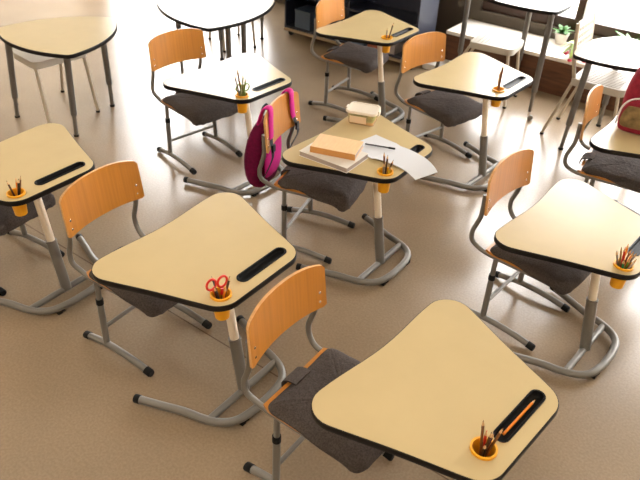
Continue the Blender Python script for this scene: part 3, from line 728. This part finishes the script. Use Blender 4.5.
# ------------------------------------------------------------------ white perforated chairs
def white_chair(name, x, y, rz, label, back=True, hole='slot', w=.40, d=.40, m='white_plastic', lm='white_steel', rake=.12):
    """origin on the floor under the middle of the rear seat edge, faces local +y"""
    r = thing(name, (x, y, 0), rz, label, 'chair', 'white plastic chairs')
    c = MB(); n = 12; rows = []
    outer = rounded_poly([(-w / 2, 0), (w / 2, 0), (w / 2, d), (-w / 2, d)], [.03, .03, .055, .055], 6)
    holes = []
    for i in range(13 if hole == 'dot' else 0):
        for j in range(9):
            holes.append(circle((-w * .38 + w * .76 * i / 12, d * (.16 + .66 * j / 8)), .0065, 6))
    for i in range(11 if hole == 'slot' else 0):
        for j in range(1):
            cx = -w * .40 + w * .80 * i / 10; cy = d * .5
            holes.append([(cx - .007, cy - .15), (cx + .007, cy - .15), (cx + .007, cy + .15), (cx - .007, cy + .15)])
    plate_holes('seat', outer, holes, .493, .507, m, r)
    ap = MB(); ap.rings([[(px, py, z) for px, py in offset(outer, q)] for q, z in ((-.006, .453), (0, .455), (.002, .500), (-.004, .508), (-.012, .506), (-.010, .455))], closed=True)
    ap.build('seat_rim', m, r)
    for sg in (1, -1):
        fx = sg * (w / 2 - .025)
        MB().tube([(fx * 1.06, d + .02, .012), (fx, d - .045, .495)], .0125, 10).build('leg', lm, r)
        MB().tube([(fx * 1.04, -rake, .012), (fx, .02, .495)], .0125, 10).build('leg', lm, r)
        for px, py in ((fx * 1.06, d + .02), (fx * 1.04, -rake)):
            MB().lathe([(.016, 0), (.016, .016)], (px, py, 0), 10).build('leg_glide', 'rubber', r)
        if back:
            MB().tube(smooth_path([(fx, .02, .485), (fx, -.005, .58), (fx, -.03, .70), (fx, -.055, .90)], 4), .0145, 10).build('back_post', lm, r)
    if back:
        pl = []
        hs = []
        for i in range(9):
            for j in range(4):
                cx = -w * .34 + w * .68 * i / 8; cz = .70 + .05 * j; hs.append([(cx - .008, cz - .014), (cx + .008, cz - .014), (cx + .008, cz + .014), (cx - .008, cz + .014)])
        b = plate_holes('backrest', rounded_poly([(-w / 2 + .03, .64), (w / 2 - .03, .64), (w / 2 - .03, .91), (-w / 2 + .03, .91)], .02, 5), hs, -.006, .006, m, r)
        # stand it up between the posts
        for v in b.data.vertices:
            X, Z, T = v.co; v.co = (X, -.018 - (Z - .64) * .135 - T, Z)
    return r
FW = radians(-35.4 - 90)     # facing along +u
white_chair('perforated_chair', 1.955, 5.075, FW, 'white perforated chair beside the top right group table')
white_chair('perforated_chair', 1.27, 5.80, FW + .10, 'white waterfall stool behind the desk with two brown pencils', back=False, w=.34, d=.38, hole='dot', rake=.22)
white_chair('plain_chair', -2.315, 5.171, radians(-132), 'cream chair pushed under the top left group table', back=False, hole=None, w=.446, d=.42, rake=.11)
white_chair('plain_chair', -1.08, 6.95, radians(-150), 'cream chair between the far group tables, one thin leg visible', back=False, hole=None, w=.36, d=.36, rake=.03)

# ------------------------------------------------------------------ navy shelf unit on castors before the pier
c0 = Vector((-.414, 7.267)); uL = uv(*c0)[0] + .03; vF = VB - .40
SU = 1.58
loc = E1 * uL + E2 * vF
r = thing('shelf_unit', (loc.x, loc.y, 0), RA, 'dark navy shelf unit on castors against the wall behind the farthest desk', 'shelf')
D_, H_ = .36, 1.75
MB().box((0, 0, .085), (.02, D_, H_)).box((SU - .02, 0, .085), (SU, D_, H_)).box((SU / 2 - .01, .01, .085), (SU / 2 + .01, D_, H_)).box((0, D_ - .012, .085), (SU, D_, H_)).box((0, 0, H_), (SU, D_, H_ + .02)).build('carcass', 'navy', r, smooth=False)
for z in (.085, .42, .78, 1.14, 1.48): MB().box((.02, .005, z), (SU - .02, D_ - .012, z + .02)).build('shelf_board', 'navy', r, smooth=False)
MB().box((-.004, -.012, .060), (SU + .004, D_, .085)).build('plinth', 'tan_trim', r, smooth=False)
for xx in (.05, SU - .05):
    for yy in (.05, D_ - .05):
        e = MB(); e.lathe([(.028, -.012), (.028, .012)], n=16, M4=Matrix.Translation((xx, yy, .029)) @ Matrix.Rotation(pi / 2, 4, 'X')); e.box((xx - .006, yy - .006, .03), (xx + .006, yy + .006, .06)); e.build('caster', 'black', r)
def on_unit(x, y, z): p = E1 * (uL + x) + E2 * (vF + y); return (p.x, p.y, z)
BX = [(.92, .16, .20, 'book_blue', 'blue grey storage box on the bottom shelf, left of the rust one'), (1.11, .15, .14, 'book_red', 'rust coloured box low on the navy shelf unit'),
      (1.28, .14, .17, 'book_grey', 'pale grey box at the right end of the bottom navy shelf'), (.22, .20, .17, 'book_blue', 'blue grey storage box near the left end of the navy shelf')]
for x, w_, h_, m, lab in BX:
    q = thing('storage_box', on_unit(x, .13, .1055), RA, lab, 'box', 'storage boxes on the navy shelf')
    MB().box((-w_ / 2, -.11, 0), (w_ / 2, .11, h_)).build('box_body', m, q, smooth=False, bevel=.004)
    MB().box((-w_ / 2 - .004, -.114, h_), (w_ / 2 + .004, .114, h_ + .018)).build('box_lid', m, q, smooth=False, bevel=.003)
p = E1 * (uL + SU + .16) + E2 * (VB - .13)
q = thing('flat_box', (p.x, p.y, 0), RA, 'white flat box on the floor right of the navy shelf unit', 'box')
MB().box((-.15, -.11, 0), (.15, .11, .045)).build('box_body', 'rim_white', q, smooth=False, bevel=.004)
MB().box((-.154, -.114, .045), (.154, .114, .058)).build('box_lid', 'rim_white', q, smooth=False, bevel=.003)

# ------------------------------------------------------------------ plants on the window bench
def plant(u, v, z, label, h, flower=False, m='leaf', n=16, hang=0, seed=1):
    rnd = random.Random(seed); p = E1 * u + E2 * v
    r = thing('potted_plant', (p.x, p.y, z), 0, label, 'plant')
    MB().lathe([(.045, 0), (.062, .085), (.066, .085), (.066, .10), (.057, .10), (.052, .085), (.0, .083)], n=18).build('pot', 'terracotta', r)
    c = MB()
    for i in range(n):
        a = 2 * pi * i / n + rnd.uniform(-.3, .3); L = rnd.uniform(.6, 1) * h; el = rnd.uniform(.2, 1.2)
        pth = [Vector((0, 0, .085)), Vector((cos(a) * L * .4 * cos(el), sin(a) * L * .4 * cos(el), .085 + L * .5 * sin(el))), Vector((cos(a) * L * cos(el), sin(a) * L * cos(el), .085 + L * .75 * sin(el) - hang * L * .4))]
        pth = smooth_path(pth, 4); sd = Vector((-sin(a), cos(a), 0)); k = len(pth); up = Vector((0, 0, .002))
        vs = []
        for j, q in enumerate(pth):
            ww = .024 * sin(pi * min(1, .15 + .85 * j / (k - 1))) + .002
            vs += [q - sd * ww + up * 0, q + up * 2, q + sd * ww, q - up]
        c.rings([vs[4 * j:4 * j + 4] for j in range(k)])
    c.build('foliage', m, r, angle=60)
    if flower:
        c = MB()
        for i in range(7):
            a = 2 * pi * i / 7 + .3; q = Vector((cos(a) * .085, sin(a) * .085 - .02, .035 + .03 * sin(3 * a)))
            c.lathe([(.004, -.012), (.022, 0), (.015, .012), (.003, .016)], q, 8)
        c.build('blossoms', 'flower', r)
    return r
plant(UB + .27, VB + .055, .3355, 'pale green potted plant with red blossoms on the window bench', .19, True, 'leaf_pale', 18, 1.3, 2)
plant(UB + .02, VW - .08, .3355, 'dark green potted plant on the window bench by the frame', .13, False, 'leaf', 18, .2, 5)
plant(UB + .62, VW - .10, .3355, 'leafy potted plant on the bench behind the perforated chair', .26, False, 'leaf', 18, .2, 9)

# ------------------------------------------------------------------ light
W = bpy.data.worlds.new('overcast sky'); scene.world = W; W.use_nodes = True
nt = W.node_tree; bg = nt.nodes['Background']
bg.inputs['Color'].default_value = (1.0, .985, .965, 1); bg.inputs['Strength'].default_value = 17.5
def portal(a, b, s, HEAD):
    L = bpy.data.lights.new('window_portal', 'AREA'); L.shape = 'RECTANGLE'; L.size = b - a; L.size_y = HEAD - s
    L.cycles.is_portal = True
    o = bpy.data.objects.new('window_portal', L); COL.objects.link(o)
    p = E1 * ((a + b) / 2) + E2 * (VW + .16); o.location = (p.x, p.y, (s + HEAD) / 2)
    o.rotation_euler = Matrix((( E1.x, 0, E2.x), (E1.y, 0, E2.y), (0, 1, 0))).to_euler()
for (a, b, s), hd in zip(OPEN, HEADS): portal(a, b, s, hd)
# unseen ceiling panels added as fill light for the near side
def add_fill(u, v):
    p = E1 * u + E2 * v
    r = thing('fill_panel', (p.x, p.y, CZ - .06), RA, 'unseen white ceiling panel added as fill light', 'ceiling lamp', 'added fill lights')
    MB().box((-.62, -.16, .0), (.62, .16, .06)).build('panel_housing', 'ceiling', r, smooth=False)
    MB().box((-.60, -.14, -.006), (.60, .14, .0)).build('diffuser', 'fill_glow', r, smooth=False)
M['fill_glow'] = mat('fill panel glow', (.9, .88, .8, 1), .5, emit=((1.0, .88, .72, 1), 26))
for u in (UB - 5, UB - 2, UB + 1, UB + 4):
    for v in (-1.4, .6): add_fill(u, v)

# ------------------------------------------------------------------ camera
f_px, ch, pitch, roll = 674.543, 2.37692, .61457, .04429
cam = bpy.data.cameras.new('camera'); co = bpy.data.objects.new('camera', cam); COL.objects.link(co)
fw = Vector((0, cos(pitch), -sin(pitch))); up = Vector((0, sin(pitch), cos(pitch))); rt = Vector((1, 0, 0))
r2 = rt * cos(roll) + up * sin(roll); u2 = -rt * sin(roll) + up * cos(roll)
co.matrix_world = Matrix(((r2.x, u2.x, -fw.x, 0), (r2.y, u2.y, -fw.y, 0), (r2.z, u2.z, -fw.z, ch), (0, 0, 0, 1)))
cam.sensor_fit = 'HORIZONTAL'; cam.sensor_width = 36; cam.lens = f_px / 640 * 36; cam.clip_start = .02
cam.dof.use_dof = True; cam.dof.focus_distance = 2.75; cam.dof.aperture_fstop = 5.0
scene.camera = co
vs = scene.view_settings
vs.view_transform = 'Standard'; vs.look = 'None'; vs.gamma = 1; vs.use_curve_mapping = False; vs.exposure = 0.0
cy = scene.cycles
cy.max_bounces = 10; cy.diffuse_bounces = 5; cy.glossy_bounces = 4; cy.transmission_bounces = 6; cy.transparent_max_bounces = 12
cy.use_denoising = True; cy.caustics_reflective = False; cy.caustics_refractive = False; cy.sample_clamp_indirect = 8
